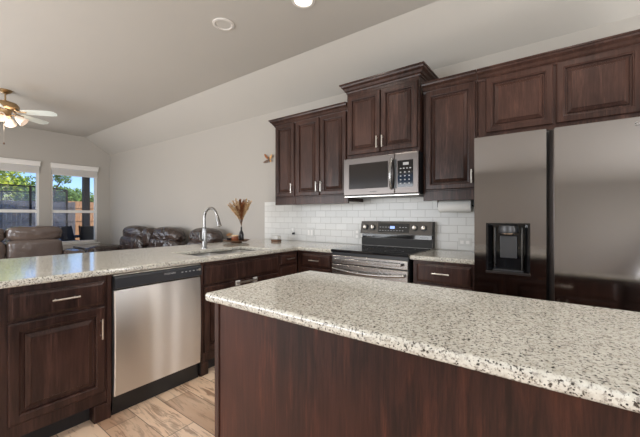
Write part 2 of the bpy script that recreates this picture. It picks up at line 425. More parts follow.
for i, (a, b, z0, z1) in enumerate(FW):
    w = M()
    for q in ((a,a+.05,z0,z1), (b-.05,b,z0,z1), ((a+b)/2-.025,(a+b)/2+.025,z0,z1)): w.box(q[0], q[1], YF-.10, YF-.03, q[2], q[3])
    w.box(a, b, YF-.10, YF-.03, z0, z0+.05); w.box(a, b, YF-.10, YF-.03, z1-.05, z1)
    fr = struct('window_%d' % (i+4), w, 'trim'); struct('pane', M().box(a+.04, b-.04, YF-.07, YF-.064, z0+.04, z1-.04), 'glass', fr)

for i, (a, b, z0, z1) in enumerate(RW):
    w = M()
    for q in ((a,a+.05), (b-.05,b)): w.box(XR+.03, XR+.10, q[0], q[1], z0, z1)
    w.box(XR+.03, XR+.10, a, b, z0, z0+.05); w.box(XR+.03, XR+.10, a, b, z1-.05, z1)
    fr = struct('window_%d' % (i+5), w, 'trim'); struct('pane', M().box(XR+.06, XR+.066, a+.04, b-.04, z0+.04, z1-.04), 'glass', fr)

# ================================================================== COUNTERS
def slab(name, xs, ys, keep, z0, z1, org, label, cat='countertop'):
    bm = bmesh.new(); V = {}
    def v(i, j):
        if (i,j) not in V: V[(i,j)] = bm.verts.new((xs[i], ys[j], z1))
        return V[(i,j)]
    fs = []
    for i in range(len(xs)-1):
        for j in range(len(ys)-1):
            if keep((xs[i]+xs[i+1])/2, (ys[j]+ys[j+1])/2): fs.append(bm.faces.new((v(i,j), v(i+1,j), v(i+1,j+1), v(i,j+1))))
    e = bmesh.ops.extrude_face_region(bm, geom=fs)
    bmesh.ops.translate(bm, vec=(0,0,z0-z1), verts=[x for x in e['geom'] if isinstance(x, bmesh.types.BMVert)])
    bmesh.ops.dissolve_limit(bm, angle_limit=.01, verts=bm.verts, edges=bm.edges)
    o = finish(name, bm, 'granite', org=org, bevel=(.0125, 4), smooth='all')
    for p in o.data.polygons: p.use_smooth = False
    tag(o, label, cat); return o
CT0, CT1 = .878, .914
SX0, SX1, SY0, SY1 = -.975, -.535, -1.705, -.94
slab('countertop', [-1.60,SX0,SX1,-.426,-.003], [-3.02,SY0,SY1,-.65,-.0105],
     lambda x, y: (x < -.426 or y > -.65) and not (SX0 < x < SX1 and SY0 < y < SY1), CT0, CT1, (-1,-1,CT0),
     'long speckled granite countertop with the sink, running along the peninsula to the stove')
slab('countertop', [.768,1.285], [-.65,-.0105], lambda x, y: True, CT0, CT1, (1,-.3,CT0), 'short speckled granite countertop between the stove and the refrigerator')
IX0, IX1, IY0, IY1 = .566, 2.95, -2.422, -1.709
slab('countertop', [IX0,IX1], [IY0,IY1], lambda x, y: True, CT0, CT1, (1.7,-2.05,CT0), 'big speckled granite countertop on the island in the foreground')
# sink hanging under the hole
sink = thing('kitchen_sink', 'stainless double sink set into the peninsula countertop under the faucet', 'sink', (-.75,-1.27,.70))
for k, (a, b) in enumerate(((SY0-.006,-1.325), (-1.295,SY1+.006))):
    m = M(); x0, x1 = SX0-.006, SX1+.006
    R = [[(x0-.01,a-.01 if k==0 else a,CT0-.0015),(x1+.01,a-.01 if k==0 else a,CT0-.0015),(x1+.01,b,CT0-.0015),(x0-.01,b,CT0-.0015)],
         [(x0,a,CT0-.002),(x1,a,CT0-.002),(x1,b,CT0-.002),(x0,b,CT0-.002)],
         [(x0+.012,a+.012,.74),(x1-.012,a+.012,.74),(x1-.012,b-.012,.74),(x0+.012,b-.012,.74)],
         [(x0+.04,a+.04,.715),(x1-.04,a+.04,.715),(x1-.04,b-.04,.715),(x0+.04,b-.04,.715)]]
    m.rings(R, cap0=False); bo = finish('basin', m, 'sinksteel', sink)
    m = M().lathe([(.038,.716),(.034,.719),(.012,.717)], ((x0+x1)/2,(a+b)/2,0), 20); finish('drain', m, 'chrome', bo, smooth=True)
finish('divider', M().box(SX0+.002, SX1-.002, -1.325, -1.295, .72, CT0-.004, .004), 'sinksteel', sink)
# faucet
fx, fy = -1.10, -1.30
fa = thing('kitchen_faucet', 'tall curved pull-down faucet in brushed metal beside the sink', 'faucet', (fx,fy,CT1))
finish('base_plate', M().lathe([(.030,CT1),(.030,CT1+.008),(.024,CT1+.012)], (fx,fy,0), 24), 'chrome', fa, smooth=True)
finish('body', M().lathe([(.021,CT1+.012),(.022,CT1+.05),(.022,CT1+.19),(.0165,CT1+.21)], (fx,fy,0), 20), 'chrome', fa, smooth=True)
pts = [(fx,fy,CT1+.20)]
for k in range(0, 13):
    a = PI-k*PI/12*.93; pts.append((fx+.095+.095*math.cos(a), fy+.01*k/12, CT1+.305+.095*math.sin(a)))
finish('spout', M().tube(pts, .0125, 14), 'chrome', fa, smooth=True)
e = Vector(pts[-1]); d = (e-Vector(pts[-2])).normalized()
finish('spray_head', M().tube([e-d*.004, e+d*.02, e+d*.085, e+d*.11], [.0135,.0165,.019,.022], 16), 'chrome', fa, smooth=True)
lv = finish('lever', M().tube([(fx,fy-.018,CT1+.08),(fx,fy-.045,CT1+.085),(fx+.01,fy-.06,CT1+.16)], [.012,.010,.006], 12), 'chrome', fa, smooth=True)

# ================================================================== CABINETS
def carcass(parent, x0, x1, y0, y1, z0, z1, name='carcass', material='wood'):
    return finish(name, M().box(x0, x1, y0, y1, z0, z1, .0015, 1), material, parent)
LR = 1.452   # bottom of the doors; light rail below
CROWN = [(0,2.325),(.006,2.325),(.010,2.340),(.020,2.350),(.030,2.368),(.048,2.385),(.052,2.398),(.060,2.400),(.060,2.412),(0,2.412)]
def upper(name, label, x0, x1, doors, path, yf=-.33, z0=1.37, z1=2.345, side=None, crown=CROWN, rail=True, dz=(1.466,2.335)):
    t = thing(name, label, 'cabinet', ((x0+x1)/2, -.15, z0))
    carcass(t, x0, x1, yf, -.001 if z0 > 1.43 else -.0105, z0+(.085 if rail else 0), z1)
    if rail:
        m = M(); m.box(x0, x1, yf, yf+.02, z0, z0+.086, .003)
        m.box(x0, x0+.018, yf+.02, -.0115, z0+.02, z0+.086); m.box(x1-.018, x1, yf+.02, -.0115, z0+.02, z0+.086)
        finish('light_rail', m, 'wood', t)
    f = BACK(yf)
    for (a0, a1, hs) in doors:
        d = finish('door', door_mesh(f, a0, a1, dz[0], dz[1]), 'wood', t)
        if hs: handle(f, a0+.022 if hs == 'l' else a1-.022, dz[0]+.095, .11, True, d)
    finish('crown_molding', sweep(path, [(o, z+(z1-2.345)) for o, z in crown]), 'wood', t)
    return t
upper('wall_cabinet', 'narrow single-door dark wood wall cabinet at the far left end of the row', -1.066, -.740, [(-1.048,-.752,'r')],
      [(-1.066,-.001), (-1.066,-.33), (-.740,-.33)])
upper('wall_cabinet', 'two-door dark wood wall cabinet just left of the microwave', -.738, -.012, [(-.722,-.384,'r'), (-.364,-.030,'l')],
      [(-.738,-.33), (-.012,-.33)])
CR2 = [(0,2.318),(.006,2.318),(.009,2.330),(.020,2.340),(.030,2.360),(.046,2.376),(.052,2.390),(.060,2.392),(.060,2.406),(0,2.406)]
upper('wall_cabinet', 'raised two-door dark wood cabinet above the microwave, taller than its neighbours', .014, .764, [(.030,.386,'r'), (.398,.748,'l')],
      [(.014,-.001), (.014,-.395), (.764,-.395), (.764,-.001)], yf=-.395, z0=1.812, z1=2.505, crown=CR2, rail=False, dz=(1.845,2.440))
upper('wall_cabinet', 'single-door dark wood wall cabinet between microwave and refrigerator with paper towels below', .776, 1.222, [(.800,1.206,'r')],
      [(.776,-.33), (1.222,-.33)])
upper('wall_cabinet', 'wide two-door dark wood cabinet above the refrigerator', 1.226, 2.26, [(1.285,1.724,None), (1.742,2.19,None)],
      [(1.226,-.33), (2.26,-.33), (2.26,-.001)], z0=1.865, rail=False, dz=(1.90,2.335))
# tall refrigerator side panel (between counter and refrigerator)
# --- base cabinets on the peninsula (face x = -.456)
XF = -.456; pf = PEN(XF)
def base_pen(label, y0, y1, fronts, open_top=False):
    t = thing('base_cabinet', label, 'cabinet', (XF-.3,(y0+y1)/2,0))
    if open_top:
        m = M().box(XF-.58, XF, y0, y1, .105, .125)
        for b in ((XF-.58,XF,y0,y0+.018), (XF-.58,XF,y1-.018,y1), (XF-.58,XF-.562,y0+.018,y1-.018), (XF-.019,XF,y0+.018,y1-.018)): m.box(*b, .125, .877)
    else: m = M().box(XF-.58, XF, y0, y1, .105, .877, .0015, 1)
    finish('carcass', m, 'wood', t)
    finish('toe_kick', M().box(XF-.56, XF-.07, y0+.004, y1-.004, 0, .104), 'gap', t)
    for fr in fronts:
        kind, a0, a1, b0, b1 = fr[:5]
        o = finish(kind, drawer_mesh(pf, a0, a1, b0, b1) if kind != 'door' else door_mesh(pf, a0, a1, b0, b1), 'wood', t)
        for h in fr[5:]: handle(pf, *h, o)
    return t
c1 = base_pen('dark wood base cabinet left of the dishwasher with one drawer over one door', -2.96, -2.405,
    [('drawer',-2.854,-2.424,.705,.842,(-2.622,.782,.125,False)), ('door',-2.854,-2.424,.178,.690,(-2.448,.566,.12,True))])
m = M().box(XF+.001, XF+.012, -2.412, -2.388, .09, .876, .002, 1)
m.box(XF-.07, XF+.008, -2.48, -2.388, 0, .104, .006); finish('corner_post', m, 'wood', c1)
c2 = base_pen('dark wood sink base cabinet right of the dishwasher with a plain false drawer front', -1.768, -.912,
    [('drawer_front',-1.744,-.934,.702,.850), ('door',-1.744,-1.345,.178,.684), ('door',-1.333,-.934,.178,.684)], True)
m = M().box(XF-.07, XF+.008, -1.772, -1.70, 0, .104, .006); m.box(XF+.001, XF+.012, -1.772, -1.750, .09, .876, .002, 1); finish('corner_post', m, 'wood', c2)
c3 = base_pen('narrow dark wood drawer cabinet on the peninsula in the inside corner', -.909, -.632,
    [('drawer',-.895,-.662,.752,.850,(-.775,.806,.11,False)), ('drawer',-.895,-.662,.540,.735,(-.775,.64,.11,False)), ('drawer',-.895,-.662,.178,.525,(-.775,.36,.11,False))])
# towel bar hooked over the sink cabinet door
tb = thing('towel_bar', 'small white and silver bar hooked over the sink cabinet door', 'towel bar', (XF+.03,-1.33,.66))
for yy in (-1.432,-1.238): finish('hook', M().box(XF+.0205, XF+.034, yy-.022, yy+.022, .650, .690, .003), 'whiteplastic', tb)
finish('bar', M().box(XF+.034, XF+.046, -1.45, -1.22, .662, .680, .004), 'nickel', tb)
# --- base cabinets on the back wall (face y = -.62)
YB = -.62; bf = BACK(YB)
def base_back(label, x0, x1, fronts):
    t = thing('base_cabinet', label, 'cabinet', ((x0+x1)/2,-.3,0))
    finish('carcass', M().box(x0, x1, YB, -.012, .105, .877, .0015, 1), 'wood', t)
    finish('toe_kick', M().box(x0+.004, x1-.004, YB+.07, -.02, 0, .104), 'gap', t)
    for fr in fronts:
        kind, a0, a1, b0, b1 = fr[:5]
        o = finish(kind, drawer_mesh(bf, a0, a1, b0, b1) if kind != 'door' else door_mesh(bf, a0, a1, b0, b1), 'wood', t)
        for h in fr[5:]: handle(bf, *h, o)
    return t
base_back('dark wood drawer cabinet in the corner just left of the stove', -.452, -.010,
    [('drawer',-.392,-.035,.726,.850,(-.212,.790,.125,False)), ('door',-.392,-.035,.178,.708,(-.062,.60,.12,True))])
base_back('dark wood drawer cabinet between the stove and the refrigerator', .792, 1.282,
    [('drawer',.825,1.235,.708,.852,(1.02,.786,.13,False)), ('drawer',.825,1.235,.450,.690,(1.02,.60,.13,False)), ('drawer',.825,1.235,.178,.432,(1.02,.33,.13,False))])
# --- island
isl = thing('kitchen_island', 'dark wood kitchen island under the big granite top in the foreground', 'kitchen island', (1.7,-2.05,0))
finish('carcass', M().box(.615, 2.90, -2.37, -1.76, .105, .877, .0015, 1), 'wood', isl)
finish('toe_kick', M().box(.66, 2.86, -2.36, -1.83, 0, .104), 'gap', isl)
finish('end_panel', M().box(.603, .6145, -2.384, -1.745, 0, .876, .001, 1), 'island', isl)
finish('back_panel', M().box(.615, 2.90, -2.386, -2.371, 0, .876, .001, 1), 'island', isl)
finish('corner_trim', M().box(.596, .622, -2.392, -2.3862, 0, .875, .001, 1), 'wood', isl)
rf = REAR(-1.76)
for k in range(3):
    a = .66+k*.75
    o = finish('drawer', drawer_mesh(rf, a, a+.70, .70, .85), 'wood', isl); handle(rf, a+.35, .78, .13, False, o)
    for j in range(2):
        o = finish('door', door_mesh(rf, a+j*.355, a+j*.355+.345, .178, .685), 'wood', isl); handle(rf, a+(.32 if j == 0 else .38), .60, .12, True, o)

# ================================================================== DISHWASHER
dw = thing('dishwasher', 'stainless steel dishwasher with a dark top control strip under the peninsula counter', 'dishwasher', (XF-.28,-2.08,0))
DY0, DY1 = -2.384, -1.776
finish('tub', M().box(XF-.56, XF-.01, DY0+.004, DY1-.004, .03, .872), 'black', dw)
df = PEN(XF-.01)
m = M(); n = 10; R = []
for k in range(n+1):     # slightly bowed steel door
    b = .125+(.775-.125)*k/n; bow = .034+.010*math.sin(PI*k/n)
    R.append([df(DY0+.006,b,0), df(DY0+.006,b,bow-.004), df(DY0+.012,b,bow), df(DY1-.012,b,bow), df(DY1-.006,b,bow-.004), df(DY1-.006,b,0)])
finish('door', m.rings(R), 'steel', dw, smooth=30)
m = M(); prof = [(0,.778),(.030,.778),(.046,.790),(.046,.850),(.038,.862),(0,.862)]
m.rings([[df(yy,b,c) for c, b in prof] for yy in (DY0+.006,DY1-.006)]); cp = finish('control_panel', m, 'dgpanel', dw)
text('FRIGIDAIRE', .016, df, -2.03, .835, .0465, 'print', cp)
for k in range(5): finish('button', M().box(XF+.036, XF+.038, -1.945+k*.03, -1.932+k*.03, .829, .835), 'print', cp)
finish('dial', M().lathe([(.010,.036),(.010,.0385)], (XF-.0,-1.80,.833), 14, 'x'), 'nickel', cp, smooth=True)
finish('top_trim', M().box(XF-.01, XF+.02, DY0+.004, DY1-.004, .864, .8735, .002), 'nickel', dw)
finish('kick_plate', M().box(XF-.05, XF-.012, DY0+.004, DY1-.004, .0, .124), 'black', dw)
for s0 in (DY0+.001, DY1-.005): finish('side_seal', M().box(XF-.012, XF+.012, s0, s0+.004, .03, .862), 'black', dw)

# ================================================================== RANGE
rg = thing('electric_range', 'dark stainless electric range with a black glass cooktop and raised control back', 'stove', (.384,-.36,0))
RX0, RX1 = .006, .764
finish('body', M().box(RX0, RX1, -.63, -.03, .03, .895, .003), 'black', rg)
finish('cooktop', M().box(RX0-.003, RX1+.003, -.675, -.095, .8955, .921, .006), 'blackglass', rg)
for (bx, by, br_) in ((.20,-.50,.10), (.57,-.50,.085), (.20,-.24,.075), (.57,-.24,.10), (.385,-.2,.045)):
    m = M(); n = 40
    m.rings([[(bx+r*math.cos(2*PI*k/n), by+r*math.sin(2*PI*k/n), .9215) for k in range(n)] for r in (br_, br_-.004)], False, False)
    finish('burner_ring', m, 'darkgrey', rg)
fb = BACK(-.63)
fbx = lambda a0,a1,b0,b1,c0,c1,bev=0: fbox(M(), fb, a0,a1,b0,b1,c0,c1,bev)
finish('top_band', fbx(RX0,RX1,.788,.866,.001,.030,.006), 'rangesteel', rg)
finish('upper_trim', fbx(RX0,RX1,.867,.894,.001,.022), 'black', rg)
ub = M(); fbox(ub, fb, .05,.718,.818,.842,.055,.068,.004); fbox(ub, fb, .055,.085,.820,.840,.030,.056); fbox(ub, fb, .683,.713,.820,.840,.030,.056)
finish('handle', ub, 'rangesteel', rg)
dr = finish('oven_door', fbx(RX0,RX1,.215,.782,.001,.032,.006), 'rangesteel', rg)
finish('oven_window', fbx(.11,.66,.34,.64,.0322,.036), 'blackglass', dr)
m = M(); P_ = [(.03+.708*k/16, .740-.018*math.sin(PI*k/16), .050+.022*math.sin(PI*k/16)) for k in range(17)]
m.tube([fb(a,b,c) for a,b,c in P_], .013, 10); m.tube([fb(.035,.738,.031), fb(.035,.738,.052)], .009, 8); m.tube([fb(.733,.738,.031), fb(.733,.738,.052)], .009, 8)
finish('door_handle', m, 'rangesteel', dr, smooth=True)
finish('storage_drawer', fbx(RX0,RX1,.05,.205,.001,.03,.006), 'rangesteel', rg)
finish('foot', M().box(.03,.74,-.58,-.10,0,.0298), 'black', rg)
# raised console: sloped face, dark recess below
bk = M(); prof = [(-.012,.9215),(-.085,.9215),(-.085,1.005),(-.055,1.010),(-.055,1.045),(-.115,1.050),(-.085,1.180),(-.012,1.180)]
bk.rings([[(x,y,z) for y, z in prof] for x in (RX0+.004,RX1+.016)]); con = finish('control_console', bk, 'blksteel', rg)
sl = lambda z, c: -.115+(z-1.05)/.13*.03-c      # y on the sloped face
def sface(m, a0, a1, z0, z1, c0, c1):
    m.rings([[(a0,sl(z0,c),z0),(a1,sl(z0,c),z0),(a1,sl(z1,c),z1),(a0,sl(z1,c),z1)] for c in (c0,c1)]); return m
dsp = finish('display', sface(M(), .215,.555,1.068,1.160,.0003,.003), 'blackglass', con)
finish('clock_digits', sface(M(), .352,.402,1.106,1.132,.0032,.0042), 'led', dsp)
for k in range(10):
    if 3 < k < 7: continue
    finish('button', sface(M(), .235+k*.031,.252+k*.031,1.118,1.124,.0032,.004), 'print', dsp)
for k in range(9): finish('button', sface(M(), .235+k*.031,.250+k*.031,1.084,1.089,.0032,.004), 'print', dsp)
for kx in (.068,.158,.612,.702):
    z = 1.116; y = sl(z,0); m = M(); nrm = Vector((0,-.974,.225))
    c0 = Vector((kx,y,z)); m.tube([c0, c0+nrm*.006], .031, 24); bz = finish('knob_bezel', m, 'black', con, smooth=30)
    m = M(); m.tube([c0+nrm*.0055, c0+nrm*.022, c0+nrm*.026], [.023,.021,.018], 24); m.box(kx-.005, kx+.005, y-.036, y-.022, z-.012, z+.026, .002)
    finish('knob', m, 'nickel', con, smooth=30)
finish('lower_panel', M().box(RX0+.006, RX1+.014, -.0866, -.0851, .924, 1.004), 'lowpanel', con)
finish('recess_strip', M().box(RX0+.012, RX1+.008, -.0852, -.0551, 1.006, 1.044), 'blackglass', con)
for kx in (.07,.66): finish('badge', M().box(kx, kx+.07, -.0862, -.0853, 1.018, 1.026), 'print', con)

# ================================================================== MICROWAVE
mw = thing('microwave_oven', 'stainless over-the-range microwave with a dark window and keypad', 'microwave', (.384,-.2,1.43))
finish('housing', M().box(.002, .764, -.392, -.012, 1.432, 1.810, .002), 'black', mw)
mf = BACK(-.3925)
def mb(a0,a1,b0,b1,c0,c1,bev=0): return fbox(M(), mf, a0,a1,b0,b1,c0,c1,bev)
dmw = finish('door', mb(-.004,.545,1.440,1.808,0,.040,.005), 'mwsteel', mw)
finish('window', mb(.062,.480,1.502,1.748,.0402,.043), 'mwglass', dmw)
finish('window_edge', mb(.036,.060,1.505,1.745,.0402,.042), 'mwsteel', dmw)
finish('control_frame', mb(.547,.768,1.440,1.808,0,.040,.005), 'mwsteel', mw)
cpn = finish('keypad', mb(.575,.720,1.497,1.738,.0402,.043), 'blackglass', mw)
finish('display', mb(.628,.680,1.694,1.718,.0432,.0438), 'print', cpn)
for r in range(5):
    for q in range(4 if r == 0 else 3):
        a = .598+q*(.030 if r == 0 else .040); b = 1.664-r*.034
        finish('button', mb(a,a+.014,b-.004,b+.006,.0432,.0437), 'print', cpn)
m = M(); pts = [mf(.520,1.488+.27*k/12,.052+.030*math.sin(PI*k/12)) for k in range(13)]
m.tube(pts, .015, 12); m.tube([mf(.520,1.492,.0405), pts[0]], .012, 8); m.tube([mf(.520,1.754,.0405), pts[-1]], .012, 8)
finish('handle', m, 'chrome', dmw, smooth=True)
finish('handle_shadow', mb(.541,.566,1.488,1.752,.0402,.0425), 'black', dmw)  # black strip standing in for the handle's shadow
text('SAMSUNG', .017, mf, .33, 1.468, .0405, 'darkgrey', dmw)
finish('vent_grille', M().box(.05, .71, -.33, -.08, 1.422, 1.4318, .002), 'darkgrey', mw)
finish('bottom_trim', M().box(.0, .766, -.42, -.34, 1.424, 1.4318, .001), 'nickel', mw)

# ================================================================== REFRIGERATOR
rfg = thing('refrigerator', 'large dark stainless side-by-side refrigerator with an ice and water dispenser', 'refrigerator', (1.75,-.42,0))
finish('cabinet', M().box(1.300, 2.200, -.745, -.05, .03, 1.765, .006), 'darkgrey', rfg)
finish('feet', M().box(1.34, 2.16, -.70, -.10, 0, .03), 'black', rfg)
def fdoor(x0, x1, ch, hole=None):
    """door with a soft bow, a chamfer on the handle side and an optional rectangular pocket"""
    m = M(); n = 14; yb, yf = -.750, -.828
    xs = [x0+(x1-x0)*k/n for k in range(n+1)]
    if hole: xs = sorted(set([x for x in xs if abs(x-hole[0]) > .01 and abs(x-hole[1]) > .01]+[hole[0], hole[1]]))
    zs = [.06, hole[2], hole[3], 1.765] if hole else [.06, 1.765]
    zs = sorted(zs+[1.758])
    def yy(x):
        u = (x-x0)/(x1-x0); y = yf-.0015*(1-(2*u-1)**2)
        return y
    G = [[m.bm.verts.new((x, yy(x)+(.002 if z == 1.765 else 0), z)) for z in zs] for x in xs]
    for i in range(len(xs)-1):
        for j in range(len(zs)-1):
            if hole and hole[0]-1e-6 <= xs[i] and xs[i+1] <= hole[1]+1e-6 and zs[j] == hole[2]: continue
            m.bm.faces.new((G[i][j], G[i+1][j], G[i+1][j+1], G[i][j+1]))
    B = [[m.bm.verts.new((x, yb, z)) for z in (zs[0], zs[-1])] for x in (xs[0], xs[-1])]
    m.bm.faces.new([G[0][j] for j in range(len(zs))]+[B[0][1], B[0][0]])
    m.bm.faces.new([G[-1][j] for j in range(len(zs))]+[B[1][1], B[1][0]])
    m.bm.faces.new([G[i][-1] for i in range(len(xs))]+[B[1][1], B[0][1]])
    m.bm.faces.new([G[i][0] for i in range(len(xs))]+[B[1][0], B[0][0]])
    m.bm.faces.new([B[0][0], B[1][0], B[1][1], B[0][1]])
    return m
HX0, HX1, HZ0, HZ1 = 1.372, 1.612, .868, 1.186
fz = finish('freezer_door', fdoor(1.296, 1.698, 0, (HX0,HX1,HZ0,HZ1)), 'fridge', rfg, smooth=20)
rd = finish('refrigerator_door', fdoor(1.738, 2.204, 0), 'fridge', rfg, smooth=20)
m = M().poly([(1.7375,-.751,.06), (1.7375,-.826,.06), (1.712,-.806,.06), (1.712,-.751,.06)], (0,0,1.70)); finish('handle_edge', m, 'mwsteel', rd)
text('SAMSUNG', .024, BACK(-.8335), 2.150, 1.728, .0005, 'print', rd, stretch=1.15)
# dispenser pocket
m = M(); yo = -.8345; yi = -.765
m.rings([[(HX0-.004,yo,HZ0-.004),(HX1+.004,yo,HZ0-.004),(HX1+.004,yo,HZ1+.004),(HX0-.004,yo,HZ1+.004)],
         [(HX0+.010,yo,HZ0+.008),(HX1-.010,yo,HZ0+.008),(HX1-.010,yo,HZ1-.004),(HX0+.010,yo,HZ1-.004)],
         [(HX0+.028,yi,HZ0+.010),(HX1-.028,yi,HZ0+.010),(HX1-.028,yi,HZ1-.006),(HX0+.028,yi,HZ1-.006)]], cap0=False)
dsp = finish('dispenser', m, 'blackglass', fz)
finish('dispenser_trim', M().box(HX0-.004, HX1+.004, -.843, -.8346, HZ0-.006, HZ0+.008, .001), 'mwsteel', dsp)
finish('nozzle', M().lathe([(.052,1.125),(.056,1.14),(.050,1.172),(.030,1.178)], ((HX0+HX1)/2,-.80,0), 20), 'darkgrey', dsp, smooth=True)
finish('nozzle_ring', M().lathe([(.040,1.118),(.043,1.1249)], ((HX0+HX1)/2,-.80,0), 20), 'nickel', dsp, smooth=True)
finish('paddle', M().box(HX0+.072, HX1-.072, -.785, -.770, .96, 1.105, .004), 'darkgrey', dsp)
for s0, s1 in ((HX0+.038,HX0+.046), (HX1-.046,HX1-.038)): finish('pocket_rib', M().box(s0, s1, -.80, -.766, .885, 1.16, .002), 'blksteel', dsp)
m = M()
for k in range(7): m.box(HX0+.035, HX1-.035, -.828+k*.009, -.824+k*.009, HZ0+.0105, HZ0+.016)
finish('drip_grille', m, 'darkgrey', dsp)

# ================================================================== SMALL THINGS ON WALLS AND COUNTERS
def plate(label, x, z, w, h, holes, cat='outlet', group=None):
    t = thing('wall_outlet' if cat == 'outlet' else 'light_switch', label, cat, (x,-.0135,z), group)
    finish('cover_plate', M().box(x-w/2, x+w/2, -.0155, -.0105, z-h/2, z+h/2, .002), 'whiteplastic', t)
    for hx, hz, hw, hh in holes: finish('socket' if cat == 'outlet' else 'rocker', M().box(x+hx-hw/2, x+hx+hw/2, -.0185, -.0157, z+hz-hh/2, z+hz+hh/2, .001), 'trim', t)
    return t
p1 = plate('white outlet with a black plug in it, on the tiles above the corner', -1.06, 1.035, .075, .115, [(0,-.025,.03,.03), (0,.025,.03,.03)])
finish('plug', M().box(-1.048, -1.018, -.046, -.0187, .995, 1.022, .004), 'black', p1)
plate('white double switch plate on the tiles right of the plugged outlet', -.765, 1.028, .118, .118, [(-.024,0,.033,.066), (.024,0,.033,.066)], 'switch')
plate('white outlet on the tiles just left of the stove back', -.09, 1.03, .075, .115, [(0,-.025,.03,.03), (0,.025,.03,.03)])
plate('white horizontal outlet on the tiles between stove and refrigerator', 1.055, .993, .118, .075, [(-.025,0,.03,.03), (.025,0,.03,.03)])
# paper towels under the right wall cabinet
pt = thing('paper_towel_roll', 'white paper towel roll on a holder under the right wall cabinet', 'paper towels', (1.0,-.17,1.32))
finish('paper', M().lathe([(.020,.872),(.054,.872),(.056,.876),(.056,1.143),(.054,1.147),(.020,1.147)], (0,-.17,1.325), 32, 'x'), 'paper', pt, smooth=40)
m = M(); m.tube([(.855,-.17,1.325),(1.165,-.17,1.325)], .008, 10)
for xx in (.858,1.162): m.box(xx-.004, xx+.004, -.185, -.155, 1.315, 1.4545, .002)
finish('holder', m, 'black', pt)
# little white block on a brown dish
sb = thing('soap_dish', 'small brown dish holding a white block, on the counter near the tiled wall', 'soap dish', (-1.12,-.26,CT1))
finish('dish', M().box(-1.175, -1.065, -.30, -.22, CT1, CT1+.026, .008), 'brownwood', sb)
finish('block', M().cushion((-1.12,-.26,CT1+.052), (.105,.07,.052), 8, n=6), 'whiteplastic', sb, smooth='all')
# tray with vase and candles
TX, TY = -1.40, -.66
tr = thing('serving_tray', 'round dark wooden footed tray on the peninsula counter holding decorations', 'tray', (TX,TY,CT1))
finish('plate', M().lathe([(.06,CT1+.012),(.13,CT1+.016),(.158,CT1+.030),(.160,CT1+.036),(.150,CT1+.032),(.120,CT1+.022),(.0005,CT1+.022)], (TX,TY,0), 36), 'brownwood', tr, smooth=50)
finish('foot', M().lathe([(.07,CT1),(.06,CT1+.0125)], (TX,TY,0), 24), 'brownwood', tr, smooth=30)
TZ = CT1+.0222
vx, vy = TX+.075*.804-.02, TY+.075*.595
va = tag(finish('bottle_vase', M().lathe([(.026,TZ),(.030,TZ+.01),(.030,TZ+.075),(.022,TZ+.105),(.0105,TZ+.125),(.0095,TZ+.165),(.012,TZ+.17)], (vx,vy,0), 24), 'smoke', org=(vx,vy,TZ), smooth=True),
         'slim dark bottle vase on the tray holding the dried plumes', 'vase')
random.seed(3)
def plume(label, mats, tips, group=None):
    t = thing('dried_plumes', label, 'dried flowers', (vx,vy,TZ+.12), group)
    for k, (dx, dz, mt, dy) in enumerate(tips):
        R_ = Vector((.804,.595,0)); B = Vector((vx,vy,TZ+.1712)); E_ = B+R_*dx+Vector((-.595,.804,0))*dy+Vector((0,0,dz-.04))
        C_ = B+Vector((0,0,dz*.4))+R_*dx*.15
        q = lambda s: B*(1-s)**2+C_*2*s*(1-s)+E_*s*s
        stem = finish('stem', M().tube([q(s/6) for s in range(0,6)], .0016, 5), 'brownwood', t)
        m = M()
        for j in range(420):
            s = .38+.66*random.random(); p = q(s); w = .9*(1-abs(s-.72)/.42)*.034+.006
            a = random.random()*2*PI; dirv = Vector((math.cos(a),math.sin(a),random.uniform(.5,1.6))).normalized()
            L_ = w*random.uniform(.6,1.3); sd = dirv.cross(Vector((random.random(),random.random(),.1))).normalized()*.0028
            v1, v2, v3 = m.bm.verts.new(p-sd), m.bm.verts.new(p+sd), m.bm.verts.new(p+dirv*L_+sd*1.2)
            v4 = m.bm.verts.new(p+dirv*L_-sd*.5); m.bm.faces.new((v1,v2,v3,v4))
        finish('plume', m, mt, t)
    return t
plume('dried pampas plumes in tan and rust fanned out of the dark vase', None,
      [(-.155,.29,'pampas',.0), (-.11,.34,'pampas',.03), (-.06,.36,'pampas',-.03), (-.015,.355,'rust',0), (.012,.33,'rust',.03), (.035,.35,'rust',-.02), (.085,.34,'pampas',.02), (.12,.335,'pampas',-.02), (-.085,.25,'pampas',-.05), (.03,.24,'rust',-.03), (-.13,.31,'pampas',-.03), (-.035,.33,'pampas',.04), (.06,.36,'pampas',0), (0,.29,'rust',.04), (.07,.27,'pampas',-.04), (-.05,.28,'rust',-.02)])
cx_, cy_ = TX-.0*.804, TY-.035
cj = thing('candle_jar', 'reddish brown candle jar on the tray beside the vase', 'candle', (cx_+.01,cy_,TZ))
finish('jar', M().lathe([(.040,TZ),(.043,TZ+.004),(.043,TZ+.055),(.039,TZ+.058)], (cx_+.02,cy_,0), 24), 'amberglass', cj, smooth=40)
finish('lid', M().lathe([(.042,TZ+.0582),(.042,TZ+.068),(.03,TZ+.072)], (cx_+.02,cy_,0), 24), 'pampas', cj, smooth=40)
fl = thing('flower_bunch', 'small bunch of cream and orange dried flowers in a dark pot on the tray', 'flowers', (TX-.08*.804,TY-.08*.595,TZ))
bx, by = TX-.085*.804, TY-.085*.595
finish('pot', M().lathe([(.026,TZ),(.032,TZ+.035),(.028,TZ+.036)], (bx,by,0), 18), 'smoke', fl, smooth=40)
